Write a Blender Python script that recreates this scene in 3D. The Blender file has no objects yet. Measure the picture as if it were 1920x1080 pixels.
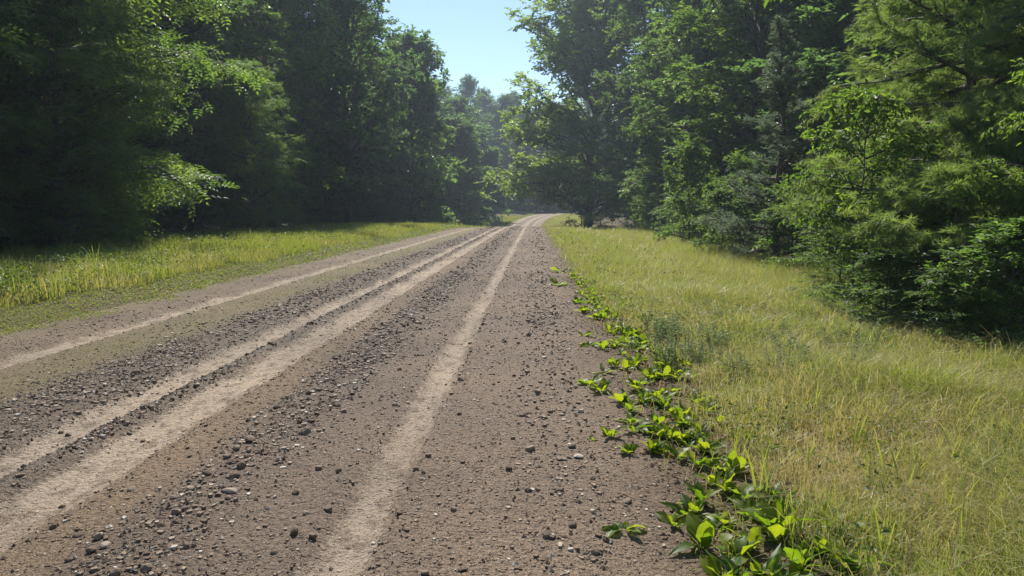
import bpy, math
import numpy as np
from mathutils import Vector, Matrix, Quaternion

# ------------------------------------------------------------------ camera, sky, sun, exposure
scene = bpy.context.scene
C = scene.collection
FPX = 1333.0                      # focal length in pixels of a 1920 wide frame
CAM = Vector((0.0, 0.0, 1.3))
cam_d = bpy.data.cameras.new('camera')
cam_d.sensor_width = 36.0
cam_d.lens = 36.0 * FPX / 1920.0
cam_d.clip_start = 0.05
cam_d.clip_end = 5000
cam = bpy.data.objects.new('camera', cam_d)
C.objects.link(cam)
cam.location = CAM
PITCH = math.atan(148.0 / FPX)
YAW = math.atan(43.0 / FPX)
cam.rotation_euler = (math.pi / 2 - PITCH, 0, YAW)
scene.camera = cam

SUN_AZ = math.radians(-8.0)       # from the road's direction (+Y), towards -X
SUN_EL = math.radians(45.0)
world = bpy.data.worlds.new('World')
scene.world = world
world.use_nodes = True
wn = world.node_tree.nodes
wl = world.node_tree.links
bg = wn['Background']
sky = wn.new('ShaderNodeTexSky')
sky.sky_type = 'NISHITA'
sky.sun_disc = False
sky.sun_elevation = SUN_EL
sky.sun_rotation = SUN_AZ
sky.air_density = 1.0
sky.dust_density = 0.1
sky.ozone_density = 2.5
wl.new(sky.outputs[0], bg.inputs[0])
bg.inputs[1].default_value = 0.092

sun_d = bpy.data.lights.new('sun', 'SUN')
sun_d.energy = 4.8
sun_d.angle = math.radians(0.55)
sun_d.color = (1.0, 0.94, 0.86)
sun = bpy.data.objects.new('sun', sun_d)
C.objects.link(sun)
sdir = Vector((math.sin(SUN_AZ) * math.cos(SUN_EL), math.cos(SUN_AZ) * math.cos(SUN_EL), math.sin(SUN_EL)))
sun.rotation_mode = 'QUATERNION'
sun.rotation_quaternion = sdir.to_track_quat('Z', 'Y')
sun.location = (0, 30, 60)

scene.view_settings.view_transform = 'Standard'
scene.view_settings.look = 'None'
scene.view_settings.exposure = 0.72
scene.view_settings.gamma = 1.0
scene.cycles.max_bounces = 8
scene.cycles.transmission_bounces = 6
scene.cycles.diffuse_bounces = 3
scene.cycles.glossy_bounces = 2
scene.cycles.volume_bounces = 0
scene.cycles.sample_clamp_indirect = 6.0
scene.cycles.use_denoising = True

# ------------------------------------------------------------------ small helpers
def rng(seed):
    return np.random.default_rng(seed)

def nz(a):
    return a / np.maximum(np.linalg.norm(a, axis=-1, keepdims=True), 1e-9)

_LAT = rng(77).random((257, 257))
def vnoise(x, y, s=1.0, seed=0):
    """smooth lattice noise 0..1 with cell size s"""
    x = np.asarray(x, float) / s + 17.3 * seed + 400
    y = np.asarray(y, float) / s + 9.1 * seed + 400
    xi = np.floor(x).astype(int); yi = np.floor(y).astype(int)
    fx = x - xi; fy = y - yi
    fx = fx * fx * (3 - 2 * fx); fy = fy * fy * (3 - 2 * fy)
    g = lambda i, j: _LAT[i % 257, j % 257]
    return (g(xi, yi) * (1 - fx) + g(xi + 1, yi) * fx) * (1 - fy) + (g(xi, yi + 1) * (1 - fx) + g(xi + 1, yi + 1) * fx) * fy

def np_mesh(name, V, F, mat, var=None, smooth=False, extra=None):
    V = np.ascontiguousarray(V, dtype=np.float32).reshape(-1, 3)
    F = np.ascontiguousarray(F, dtype=np.int32)
    k = F.shape[1]
    me = bpy.data.meshes.new(name)
    me.vertices.add(len(V)); me.vertices.foreach_set('co', V.ravel())
    me.loops.add(F.size); me.loops.foreach_set('vertex_index', F.ravel())
    me.polygons.add(len(F))
    me.polygons.foreach_set('loop_start', np.arange(0, F.size, k, dtype=np.int32))
    me.polygons.foreach_set('use_smooth', np.full(len(F), smooth))
    if var is not None:
        a = me.attributes.new('var', 'FLOAT', 'POINT')
        a.data.foreach_set('value', np.ascontiguousarray(var, dtype=np.float32).ravel())
    for key, val in (extra or {}).items():
        a = me.attributes.new(key, 'FLOAT', 'POINT')
        a.data.foreach_set('value', np.ascontiguousarray(val, dtype=np.float32).ravel())
    me.update(calc_edges=True)
    if mat: me.materials.append(mat)
    return me

def obj(name, me, parent=None):
    o = bpy.data.objects.new(name, me)
    C.objects.link(o)
    if parent: o.parent = parent
    return o

def tag(o, label=None, cat=None, group=None, kind=None):
    if label: o['label'] = label
    if cat: o['category'] = cat
    if group: o['group'] = group
    if kind: o['kind'] = kind
    return o

def thing(name, label, cat, loc=(0, 0, 0), rz=0.0, group=None):
    o = bpy.data.objects.new(name, None)
    C.objects.link(o)
    o.empty_display_size = 0.1
    o.location = loc
    o.rotation_euler = (0, 0, rz)
    return tag(o, label, cat, group)

# ------------------------------------------------------------------ lie of the land
PY = np.array([-400, 0, 40, 50, 60, 70, 80, 90, 100, 115, 130, 147, 155, 170, 200, 400, 3000.])
PZ = np.array([0, 0, 0, -.03, -.16, -.6, -1.15, -1.4, -1.2, -.6, -.05, .42, .42, -.1, -.9, -2, -2.])
CL = np.array([-3000, -60, -20, -15, -11, -8, -6.6, -5.7, -4.5, -2.3, 0, .7, 1.3, 3, 5, 8, 30, 60, 3000.])
CZ = np.array([-.5, -.4, -.2, .05, .2, .2, .08, -.04, -.01, .03, 0, -.03, -.03, -.14, -.33, -.4, 0, .4, .4])
def prof(y):
    y = np.asarray(y, float)
    return sum(np.interp(y + d, PY, PZ) for d in (-6, -3, 0, 3, 6)) / 5
def xc(y):                        # the road bends right beyond the dip
    y = np.asarray(y, float)
    b = np.clip(y - 95, 0, 110)
    return 0.0021 * b * b
def slim(y):                      # the road narrows on its left beyond the crest
    return 1.7 * np.clip((np.asarray(y, float) - 52) / 30, 0, 1)
def gz(x, y):
    x = np.asarray(x, float); y = np.asarray(y, float)
    lat = x - xc(y)
    side = np.clip((np.abs(lat + 2.3) - 3.6) / 1.5, 0, 1)
    n = (vnoise(x, y, 1.7, 1) - .5) * .09 + (vnoise(x, y, .55, 2) - .5) * .03
    cz = sum(np.interp(lat + d, CL, CZ) for d in (-.25, 0, .25)) / 3
    return prof(y) + cz + n * side
def at(px, py, z=0.0):
    """the ground point that shows at a pixel of the photograph"""
    v = Vector(((px - 960) / FPX, -(py - 540) / FPX, -1))
    v = cam.rotation_euler.to_matrix() @ v
    p = None
    t = (z - CAM.z) / v.z
    for _ in range(6):
        p = CAM + v * t
        t = (float(gz(p.x, p.y)) - CAM.z) / v.z
    return CAM + v * t

# ------------------------------------------------------------------ materials
def new_mat(name):
    m = bpy.data.materials.new(name)
    m.use_nodes = True
    nt = m.node_tree
    nt.nodes.clear()
    out = nt.nodes.new('ShaderNodeOutputMaterial')
    return m, nt, nt.nodes, nt.links, out

def ramp(nodes, stops, interp='LINEAR'):
    r = nodes.new('ShaderNodeValToRGB')
    cr = r.color_ramp
    cr.interpolation = interp
    while len(cr.elements) < len(stops):
        cr.elements.new(0.5)
    for e, (p, c) in zip(cr.elements, stops):
        e.position = p
        e.color = (*c, 1) if len(c) == 3 else c
    return r

def leaf_mat(name, stops, trans=0.45, tgain=(1.9, 1.9, 0.9), rough=0.42, spec=0.45):
    """leaf: coloured by the per-leaf value, part of the light passes through the blade"""
    m, nt, N, L, out = new_mat(name)
    a = N.new('ShaderNodeAttribute'); a.attribute_name = 'var'
    oi = N.new('ShaderNodeObjectInfo')
    ad = N.new('ShaderNodeMath'); ad.operation = 'MULTIPLY_ADD'
    L.new(oi.outputs['Random'], ad.inputs[0]); ad.inputs[1].default_value = .16
    ad2 = N.new('ShaderNodeMath'); ad2.operation = 'SUBTRACT'
    L.new(a.outputs['Fac'], ad.inputs[2]); L.new(ad.outputs[0], ad2.inputs[0]); ad2.inputs[1].default_value = .08
    r = ramp(N, stops)
    L.new(ad2.outputs[0], r.inputs[0])
    b = N.new('ShaderNodeBsdfPrincipled')
    b.inputs['Roughness'].default_value = rough
    b.inputs['Specular IOR Level'].default_value = spec
    L.new(r.outputs[0], b.inputs['Base Color'])
    t = N.new('ShaderNodeBsdfTranslucent')
    mu = N.new('ShaderNodeMix'); mu.data_type = 'RGBA'; mu.blend_type = 'MULTIPLY'
    mu.inputs[0].default_value = 1
    L.new(r.outputs[0], mu.inputs[6]); mu.inputs[7].default_value = (*tgain, 1)
    L.new(mu.outputs[2], t.inputs[0])
    mx = N.new('ShaderNodeMixShader'); mx.inputs[0].default_value = trans
    L.new(b.outputs[0], mx.inputs[1]); L.new(t.outputs[0], mx.inputs[2])
    L.new(mx.outputs[0], out.inputs[0])
    return m

def bark_mat(name, c0, c1):
    m, nt, N, L, out = new_mat(name)
    tc = N.new('ShaderNodeTexCoord')
    mp = N.new('ShaderNodeMapping'); mp.inputs['Scale'].default_value = (9, 9, 1.6)
    L.new(tc.outputs['Object'], mp.inputs[0])
    n = N.new('ShaderNodeTexNoise'); n.inputs['Scale'].default_value = 2.2; n.inputs['Detail'].default_value = 6
    L.new(mp.outputs[0], n.inputs['Vector'])
    r = ramp(N, [(.3, c0), (.7, c1)])
    L.new(n.outputs[0], r.inputs[0])
    b = N.new('ShaderNodeBsdfPrincipled'); b.inputs['Roughness'].default_value = .9
    L.new(r.outputs[0], b.inputs['Base Color'])
    bp = N.new('ShaderNodeBump'); bp.inputs['Strength'].default_value = .7; bp.inputs['Distance'].default_value = .03
    L.new(n.outputs[0], bp.inputs['Height']); L.new(bp.outputs[0], b.inputs['Normal'])
    L.new(b.outputs[0], out.inputs[0])
    return m

M = {}
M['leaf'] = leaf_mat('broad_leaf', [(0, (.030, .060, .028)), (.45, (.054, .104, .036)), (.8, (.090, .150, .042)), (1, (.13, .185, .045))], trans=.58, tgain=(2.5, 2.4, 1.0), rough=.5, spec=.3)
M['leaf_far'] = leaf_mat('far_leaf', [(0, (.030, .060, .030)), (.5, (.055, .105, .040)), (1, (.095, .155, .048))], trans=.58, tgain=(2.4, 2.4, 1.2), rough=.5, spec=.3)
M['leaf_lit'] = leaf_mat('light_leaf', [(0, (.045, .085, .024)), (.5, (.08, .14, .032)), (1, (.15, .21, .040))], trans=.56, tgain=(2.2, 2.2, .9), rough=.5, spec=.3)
M['leaf_cedar'] = leaf_mat('cedar_leaf', [(0, (.11, .135, .09)), (.6, (.16, .19, .125)), (1, (.23, .235, .165))], trans=.4, tgain=(1.2, 1.4, 1.1), spec=.2)
M['needle'] = leaf_mat('pine_needle', [(0, (.10, .16, .06)), (.6, (.16, .225, .08)), (1, (.23, .27, .10))], trans=.52, spec=.3, rough=.5)
M['weed'] = leaf_mat('weed_leaf', [(0, (.045, .10, .014)), (.5, (.085, .16, .018)), (1, (.15, .21, .022))], trans=.6, tgain=(2.5, 2.1, .6), rough=.45, spec=.35)
M['silver'] = leaf_mat('grey_weed_leaf', [(0, (.13, .165, .085)), (1, (.25, .29, .16))], trans=.35, tgain=(1.4, 1.5, .9), rough=.7, spec=.1)
M['grass'] = leaf_mat('grass_blade', [(0, (.40, .33, .19)), (.22, (.36, .31, .14)), (.42, (.29, .295, .095)), (.7, (.195, .25, .062)), (1, (.27, .32, .05))],
                      trans=.45, tgain=(1.5, 1.5, .8), rough=.45, spec=.4)
M['clover'] = leaf_mat('clover_leaf', [(0, (.17, .19, .045)), (.5, (.19, .245, .04)), (1, (.27, .30, .05))], trans=.4, tgain=(1.4, 1.4, .6), rough=.6, spec=.15)
M['bark'] = bark_mat('bark', (.045, .036, .028), (.12, .10, .08))
M['bark_red'] = bark_mat('cedar_bark', (.06, .04, .03), (.15, .10, .075))

def stone_mat():
    m, nt, N, L, out = new_mat('stone')
    a = N.new('ShaderNodeAttribute'); a.attribute_name = 'var'
    oi = N.new('ShaderNodeObjectInfo')
    ad = N.new('ShaderNodeMath'); ad.operation = 'ADD'
    ml = N.new('ShaderNodeMath'); ml.operation = 'MULTIPLY'; ml.inputs[1].default_value = .5
    L.new(oi.outputs['Random'], ml.inputs[0])
    L.new(a.outputs['Fac'], ad.inputs[0]); L.new(ml.outputs[0], ad.inputs[1])
    r = ramp(N, [(0, (.085, .054, .032)), (.35, (.16, .11, .07)), (.6, (.235, .172, .115)), (.85, (.33, .265, .19)), (1, (.50, .44, .35))])
    L.new(ad.outputs[0], r.inputs[0])
    tc = N.new('ShaderNodeTexCoord')
    n = N.new('ShaderNodeTexNoise'); n.inputs['Scale'].default_value = 60; n.inputs['Detail'].default_value = 5
    L.new(tc.outputs['Object'], n.inputs['Vector'])
    mx = N.new('ShaderNodeMix'); mx.data_type = 'RGBA'; mx.blend_type = 'MULTIPLY'; mx.inputs[0].default_value = .7
    r2 = ramp(N, [(.3, (.55, .55, .55)), (.7, (1.15, 1.12, 1.1))])
    L.new(n.outputs[0], r2.inputs[0]); L.new(r.outputs[0], mx.inputs[6]); L.new(r2.outputs[0], mx.inputs[7])
    b = N.new('ShaderNodeBsdfPrincipled'); b.inputs['Roughness'].default_value = .75
    b.inputs['Specular IOR Level'].default_value = .25
    L.new(mx.outputs[2], b.inputs['Base Color'])
    bp = N.new('ShaderNodeBump'); bp.inputs['Strength'].default_value = .5; bp.inputs['Distance'].default_value = .004
    L.new(n.outputs[0], bp.inputs['Height']); L.new(bp.outputs[0], b.inputs['Normal'])
    L.new(b.outputs[0], out.inputs[0])
    return m
M['stone'] = stone_mat()

def soil_mat():
    m, nt, N, L, out = new_mat('meadow_soil')
    tc = N.new('ShaderNodeTexCoord')
    n1 = N.new('ShaderNodeTexNoise'); n1.inputs['Scale'].default_value = 1.2; n1.inputs['Detail'].default_value = 8
    n2 = N.new('ShaderNodeTexNoise'); n2.inputs['Scale'].default_value = 45; n2.inputs['Detail'].default_value = 6
    for n in (n1, n2): L.new(tc.outputs['Object'], n.inputs['Vector'])
    r1 = ramp(N, [(.35, (.115, .085, .058)), (.55, (.12, .105, .05)), (.7, (.10, .11, .04))])
    r2 = ramp(N, [(.3, (.5, .5, .5)), (.7, (1.25, 1.22, 1.18))])
    L.new(n1.outputs[0], r1.inputs[0]); L.new(n2.outputs[0], r2.inputs[0])
    mx = N.new('ShaderNodeMix'); mx.data_type = 'RGBA'; mx.blend_type = 'MULTIPLY'; mx.inputs[0].default_value = 1
    L.new(r1.outputs[0], mx.inputs[6]); L.new(r2.outputs[0], mx.inputs[7])
    b = N.new('ShaderNodeBsdfPrincipled'); b.inputs['Roughness'].default_value = .95
    b.inputs['Specular IOR Level'].default_value = .1
    L.new(mx.outputs[2], b.inputs['Base Color'])
    bp = N.new('ShaderNodeBump'); bp.inputs['Strength'].default_value = .8; bp.inputs['Distance'].default_value = .03
    L.new(n2.outputs[0], bp.inputs['Height']); L.new(bp.outputs[0], b.inputs['Normal'])
    L.new(b.outputs[0], out.inputs[0])
    return m
M['soil'] = soil_mat()

# bands across the road, metres from the camera's line
TRACKS = [(-.72, .105), (-2.16, .165), (-2.64, .125), (-4.50, .14)]
def road_mat():
    m, nt, N, L, out = new_mat('gravel_road')
    lat = N.new('ShaderNodeAttribute'); lat.attribute_name = 'lat'
    tc = N.new('ShaderNodeTexCoord')
    def noise(scale, detail=6, mapping=None):
        n = N.new('ShaderNodeTexNoise'); n.inputs['Scale'].default_value = scale; n.inputs['Detail'].default_value = detail
        if mapping:
            mp = N.new('ShaderNodeMapping'); mp.inputs['Scale'].default_value = mapping
            L.new(tc.outputs['Object'], mp.inputs[0]); L.new(mp.outputs[0], n.inputs['Vector'])
        else:
            L.new(tc.outputs['Object'], n.inputs['Vector'])
        return n
    def math_(op, a, b=None, c=None):
        k = N.new('ShaderNodeMath'); k.operation = op
        for i, v in enumerate((a, b, c)):
            if v is None: continue
            if isinstance(v, (int, float)): k.inputs[i].default_value = v
            else: L.new(v, k.inputs[i])
        return k.outputs[0]
    wob = noise(3.0, 7, (1, .35, 1))
    fine = noise(38, 6)
    w = math_('MULTIPLY_ADD', wob.outputs[0], .26, -.13)
    w2 = math_('MULTIPLY_ADD', fine.outputs[0], .22, -.11)
    lw = math_('ADD', math_('ADD', lat.outputs['Fac'], w), w2)
    u = N.new('ShaderNodeMapRange')
    u.inputs['From Min'].default_value = -6.5; u.inputs['From Max'].default_value = 1.5
    L.new(lw, u.inputs[0])
    s = lambda v: (v + 6.5) / 8.0
    st = []
    for c, h in sorted(TRACKS):
        st += [(s(c - h - .02), (0,) * 3), (s(c - h + .02), (1,) * 3), (s(c + h - .02), (1,) * 3), (s(c + h + .02), (0,) * 3)]
    tr = ramp(N, st)
    L.new(u.outputs[0], tr.inputs[0])
    # colour bands: clover edge, moss, bare gravel, sandy shoulder
    bd = ramp(N, [(s(-6.2), (0.213, 0.212, 0.050)), (s(-5.5), (0.194, 0.150, 0.093)), (s(-4.8), (0.200, 0.150, 0.102)), (s(-4.15), (0.190, 0.150, 0.079)),
                  (s(-3.75), (0.178, 0.144, 0.071)), (s(-3.3), (0.154, 0.117, 0.084)), (s(-2.9), (0.159, 0.122, 0.086)), (s(-2.45), (0.159, 0.123, 0.089)),
                  (s(-1.85), (0.205, 0.146, 0.090)), (s(-1.5), (0.148, 0.110, 0.078)), (s(-1.1), (0.184, 0.137, 0.096)), (s(-.3), (0.209, 0.155, 0.107)),
                  (s(.35), (0.209, 0.154, 0.104)), (s(.75), (0.154, 0.108, 0.067)), (s(1.3), (0.123, 0.088, 0.051))])
    L.new(u.outputs[0], bd.inputs[0])
    brk = noise(1.1, 8, (1, .4, 1))
    rb = ramp(N, [(.30, (.35,) * 3), (.5, (1,) * 3)])
    L.new(brk.outputs[0], rb.inputs[0])
    tmask = math_('MULTIPLY', tr.outputs[0], rb.outputs[0])
    tb = noise(14, 5, (1, .5, 1))
    rt = ramp(N, [(.36, (.25,) * 3), (.52, (1,) * 3)])
    L.new(tb.outputs[0], rt.inputs[0])
    tmask = math_('MULTIPLY', math_('MULTIPLY', tmask, rt.outputs[0]), .9)
    c1 = N.new('ShaderNodeMix'); c1.data_type = 'RGBA'
    L.new(tmask, c1.inputs[0]); L.new(bd.outputs[0], c1.inputs[6]); c1.inputs[7].default_value = (.36, .29, .212, 1)
    # pebbles pressed into the surface
    dis = N.new('ShaderNodeMix'); dis.data_type = 'RGBA'; dis.blend_type = 'ADD'; dis.inputs[0].default_value = .02
    nd = noise(25, 3)
    L.new(tc.outputs['Object'], dis.inputs[6]); L.new(nd.outputs['Color'], dis.inputs[7])
    pm = math_('MULTIPLY_ADD', tmask, -.6, .95)
    col, peb = c1.outputs[2], None
    for sc, thr, amp in ((48, .80, 1.0), (105, .62, .5), (230, .45, .25)):
        vo = N.new('ShaderNodeTexVoronoi'); vo.inputs['Scale'].default_value = sc; vo.inputs['Randomness'].default_value = 1
        L.new(dis.outputs[2], vo.inputs['Vector'])
        sep = N.new('ShaderNodeSeparateColor'); L.new(vo.outputs['Color'], sep.inputs[0])
        has = N.new('ShaderNodeMapRange'); has.inputs['From Min'].default_value = thr - .02; has.inputs['From Max'].default_value = thr + .02
        L.new(sep.outputs[1], has.inputs[0])
        rd = N.new('ShaderNodeMapRange'); rd.inputs['From Min'].default_value = .55; rd.inputs['From Max'].default_value = .25
        L.new(vo.outputs['Distance'], rd.inputs[0])
        mask = math_('MULTIPLY', math_('MULTIPLY', has.outputs[0], rd.outputs[0]), pm)
        vg = ramp(N, [(0, (.45, .42, .40)), (.4, (.85, .84, .82)), (.75, (1.15, 1.14, 1.12)), (.93, (1.4, 1.38, 1.36)), (1, (2.3, 2.3, 2.3))])
        L.new(sep.outputs[0], vg.inputs[0])
        c2 = N.new('ShaderNodeMix'); c2.data_type = 'RGBA'; c2.blend_type = 'MULTIPLY'
        L.new(mask, c2.inputs[0]); L.new(col, c2.inputs[6]); L.new(vg.outputs[0], c2.inputs[7])
        col = c2.outputs[2]
        h = math_('MULTIPLY', mask, amp)
        peb = h if peb is None else math_('ADD', peb, h)
    grit = noise(420, 3)
    gr = ramp(N, [(.35, (.72, .71, .70)), (.65, (1.22, 1.21, 1.2))])
    L.new(grit.outputs[0], gr.inputs[0])
    cg = N.new('ShaderNodeMix'); cg.data_type = 'RGBA'; cg.blend_type = 'MULTIPLY'; cg.inputs[0].default_value = .8
    L.new(col, cg.inputs[6]); L.new(gr.outputs[0], cg.inputs[7])
    c2 = cg
    big = noise(.7, 5)
    rg = ramp(N, [(.3, (.8, .8, .82)), (.7, (1.16, 1.13, 1.1))])
    L.new(big.outputs[0], rg.inputs[0])
    c3 = N.new('ShaderNodeMix'); c3.data_type = 'RGBA'; c3.blend_type = 'MULTIPLY'; c3.inputs[0].default_value = 1
    L.new(c2.outputs[2], c3.inputs[6]); L.new(rg.outputs[0], c3.inputs[7])
    b = N.new('ShaderNodeBsdfPrincipled'); b.inputs['Roughness'].default_value = .85
    b.inputs['Specular IOR Level'].default_value = .25
    L.new(c3.outputs[2], b.inputs['Base Color'])
    hgt = math_('ADD', peb, math_('ADD', math_('MULTIPLY', fine.outputs[0], .9), math_('MULTIPLY', grit.outputs[0], .12)))
    bp = N.new('ShaderNodeBump'); bp.inputs['Strength'].default_value = 1.0; bp.inputs['Distance'].default_value = .022
    L.new(hgt, bp.inputs['Height']); L.new(bp.outputs[0], b.inputs['Normal'])
    L.new(b.outputs[0], out.inputs[0])
    return m
M['road'] = road_mat()

# ------------------------------------------------------------------ ground and road
def grid_mesh(X, Y, Z, name, mat, extra=None):
    n, k = X.shape
    V = np.stack([X, Y, Z], -1).reshape(-1, 3)
    i = np.arange((n - 1) * (k - 1)); r = i // (k - 1); c = i % (k - 1)
    a = r * k + c
    F = np.stack([a, a + 1, a + k + 1, a + k], -1)
    return np_mesh(name, V, F, mat, smooth=True, extra=extra)

ys = np.concatenate([[-900, -300, -100, -40, -15], np.arange(-6, 14, .35), np.arange(14, 40, .9), np.arange(40, 170, 2.0), [175, 190, 220, 280, 400, 700, 1200, 2600]])
xs = np.concatenate([[-2500, -1000, -400, -150, -70, -45], np.arange(-30, -14, 1.4), np.arange(-14, 9, .33), np.arange(9, 30, 1.4), [35, 50, 80, 160, 400, 1000, 2500]])
X, Y = np.meshgrid(xs, ys)
Z = gz(X, Y)
lat = X - xc(Y)
under = (lat > -5.5) & (lat < .6) & (Y > -8) & (Y < 200)
Z = np.where(under, Z - .05, Z)
tag(obj('ground', grid_mesh(X, Y, Z, 'ground', M['soil'])), kind='structure')

def rut(lat, y):
    """height of the road's own surface: worn tracks lie low, loose gravel is heaped between them"""
    h = np.zeros_like(lat)
    for c, w in TRACKS:
        h -= .032 * np.exp(-((lat - c) / (w * 1.1)) ** 4) - .012 * np.exp(-((np.abs(lat - c) - w * 1.5) / .06) ** 2)
    for c, w, a in ((-1.48, .2, .03), (-3.15, .25, .022), (-2.44, .07, .012), (.15, .35, .012)):
        h += a * np.exp(-((lat - c) / w) ** 2) * (.5 + vnoise(lat, y, .8, 5))
    h += (vnoise(lat, y, .23, 3) - .5) * .012 + (vnoise(lat, y, .09, 4) - .5) * .008
    return h
def roadz(x, y):
    x = np.asarray(x, float); y = np.asarray(y, float)
    la = x - xc(y)
    e = np.clip(np.minimum(la + 6.05 - slim(y), 1.15 - la) / .5, 0, 1)
    return gz(x, y) + .012 * e - .03 * (1 - e) + rut(la, y) * e
ry = np.concatenate([np.arange(-1, 12, .09), np.arange(12, 40, .3), np.arange(40, 200, 1.2)])
rl = np.arange(-6.0, 1.1001, .055)
LA, RY = np.meshgrid(rl, ry)
wig = (vnoise(LA * 0, RY, .6, 8) - .5) * .25
LB = LA + wig * np.clip(np.abs(LA + 2.45) - 2.9, 0, 1)
LC = LB
LB = LB + slim(RY) * np.clip((1.1 - LB) / 7.1, 0, 1)
RX = LB + xc(RY)
tag(obj('gravel_road', grid_mesh(RX, RY, roadz(RX, RY), 'gravel_road', M['road'], {'lat': LC.ravel()})), kind='structure')

# ------------------------------------------------------------------ loose gravel and stones
OCT_V = np.array([[1, 0, 0], [-1, 0, 0], [0, 1, 0], [0, -1, 0], [0, 0, 1], [0, 0, -1.]])
OCT_F = np.array([[0, 2, 4], [2, 1, 4], [1, 3, 4], [3, 0, 4], [2, 0, 5], [1, 2, 5], [3, 1, 5], [0, 3, 5]])
CUB_V = np.array([[x, y, z] for x in (-1, 1) for y in (-1, 1) for z in (-1, 1)], float) * .72
CUB_F = np.array([[0, 1, 3], [0, 3, 2], [4, 6, 7], [4, 7, 5], [0, 4, 5], [0, 5, 1], [2, 3, 7], [2, 7, 6], [0, 2, 6], [0, 6, 4], [1, 5, 7], [1, 7, 3]])
def band(lat):
    """how much loose stone lies at a place across the road"""
    d = .62 + 1.6 * np.exp(-((lat + 1.46) / .19) ** 2) + 1.0 * np.exp(-((lat + 3.15) / .33) ** 2) + .7 * np.exp(-((lat + 2.43) / .09) ** 2) + .35 * np.exp(-((lat - .1) / .45) ** 2)
    for c, w in TRACKS:
        d *= 1 - .86 * np.exp(-((lat - c) / (w * .9)) ** 4)
    d *= np.where(lat < -5.3, .3, 1) * np.where(lat < -3.7, .45, 1)
    return d
def gravel():
    r = rng(5)
    Vs, Fs, Rs = [], [], []
    off = 0
    for y0, y1, n, s0, s1 in ((1.6, 4, 62000, .0026, .011), (4, 7, 42000, .0036, .014), (7, 14, 24000, .007, .02), (14, 30, 9000, .011, .026), (30, 62, 4500, .018, .035)):
        la = r.uniform(-6.0, .95, n); y = r.uniform(y0, y1, n)
        clump = .35 + 1.3 * vnoise(la * 1.6, y, .5, 11) * vnoise(la, y, 1.7, 12) * 2
        keep = r.random(n) < band(la) * clump * .8
        la, y = la[keep], y[keep]
        # only what the camera's surroundings can show
        x = la + xc(y)
        vis = np.abs(x - 0) < y * .95 + 1.2
        x, y, la = x[vis], y[vis], la[vis]
        n = len(x)
        s = s0 + (s1 - s0) * r.random(n) ** 3.0
        s *= np.where(band(la) > .9, 1.3, .9)
        for T, TF, sel in ((OCT_V, OCT_F, np.arange(n) % 3 > 0), (CUB_V, CUB_F, np.arange(n) % 3 == 0)):
            k = sel.sum()
            P = T[None] * (1 + r.uniform(-.35, .35, (k, len(T), 3)))
            P = P * np.stack([r.uniform(.8, 1.35, k), r.uniform(.7, 1.1, k), r.uniform(.45, .95, k)], -1)[:, None]
            a = r.uniform(0, 6.283, k); ca, sa = np.cos(a), np.sin(a)
            P = np.stack([P[..., 0] * ca[:, None] - P[..., 1] * sa[:, None], P[..., 0] * sa[:, None] + P[..., 1] * ca[:, None], P[..., 2]], -1)
            P *= s[sel][:, None, None]
            z = roadz(x[sel], y[sel])
            P += np.stack([x[sel], y[sel], z + s[sel] * r.uniform(-.15, .35, k)], -1)[:, None]
            Vs.append(P.reshape(-1, 3)); Fs.append((TF[None] + (np.arange(k) * len(T))[:, None, None]).reshape(-1, 3) + off)
            v = np.clip(r.normal(.36, .24, k), 0, .75); v = np.where(r.random(k) < .14, r.uniform(.75, 1, k), v)
            Rs.append(np.repeat(v, len(T))); off += k * len(T)
    return np_mesh('gravel', np.concatenate(Vs), np.concatenate(Fs), M['stone'], np.concatenate(Rs))
tag(obj('gravel', gravel()), 'loose brown and grey gravel spread between the wheel tracks', 'gravel', kind='stuff')

def stone_mesh(seed, flat):
    import bmesh
    r = rng(seed)
    bm = bmesh.new()
    bmesh.ops.create_icosphere(bm, subdivisions=2, radius=1)
    dirs = nz(r.normal(size=(9, 3))); offs = r.uniform(.55, .85, 9)
    for v in bm.verts:
        p = np.array(v.co)
        for d, o in zip(dirs, offs):          # chip flat faces off the lump
            e = p @ d - o
            if e > 0: p = p - d * e * .9
        p *= 1 + r.uniform(-.03, .03)
        v.co = p * np.array([1.15, .9, flat])
    me = bpy.data.meshes.new('stone')
    bm.to_mesh(me); bm.free()
    a = me.attributes.new('var', 'FLOAT', 'POINT')
    a.data.foreach_set('value', np.full(len(me.vertices), 0.12, dtype=np.float32))
    me.materials.append(M['stone'])
    return me
STONES = [stone_mesh(40 + i, f) for i, f in enumerate((.8, .65, .9, .5, .75, .35, .6, .85))]
PALE = STONES[3].copy(); PALE.attributes['var'].data.foreach_set('value', np.full(len(PALE.vertices), .55, dtype=np.float32))
PALE2 = STONES[0].copy(); PALE2.attributes['var'].data.foreach_set('value', np.full(len(PALE2.vertices), .42, dtype=np.float32))
def put_stone(x, y, s, me, label, group, r):
    o = obj('stone', me)
    o.location = (x, y, float(roadz(x, y)) + s * r.uniform(.05, .35))
    o.rotation_euler = (r.uniform(-.3, .3), r.uniform(-.3, .3), r.uniform(0, 6.28))
    o.scale = (s * r.uniform(.9, 1.15), s, s * r.uniform(.85, 1.1))
    tag(o, label, 'stone', group)
    return o
r = rng(9)
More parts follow.
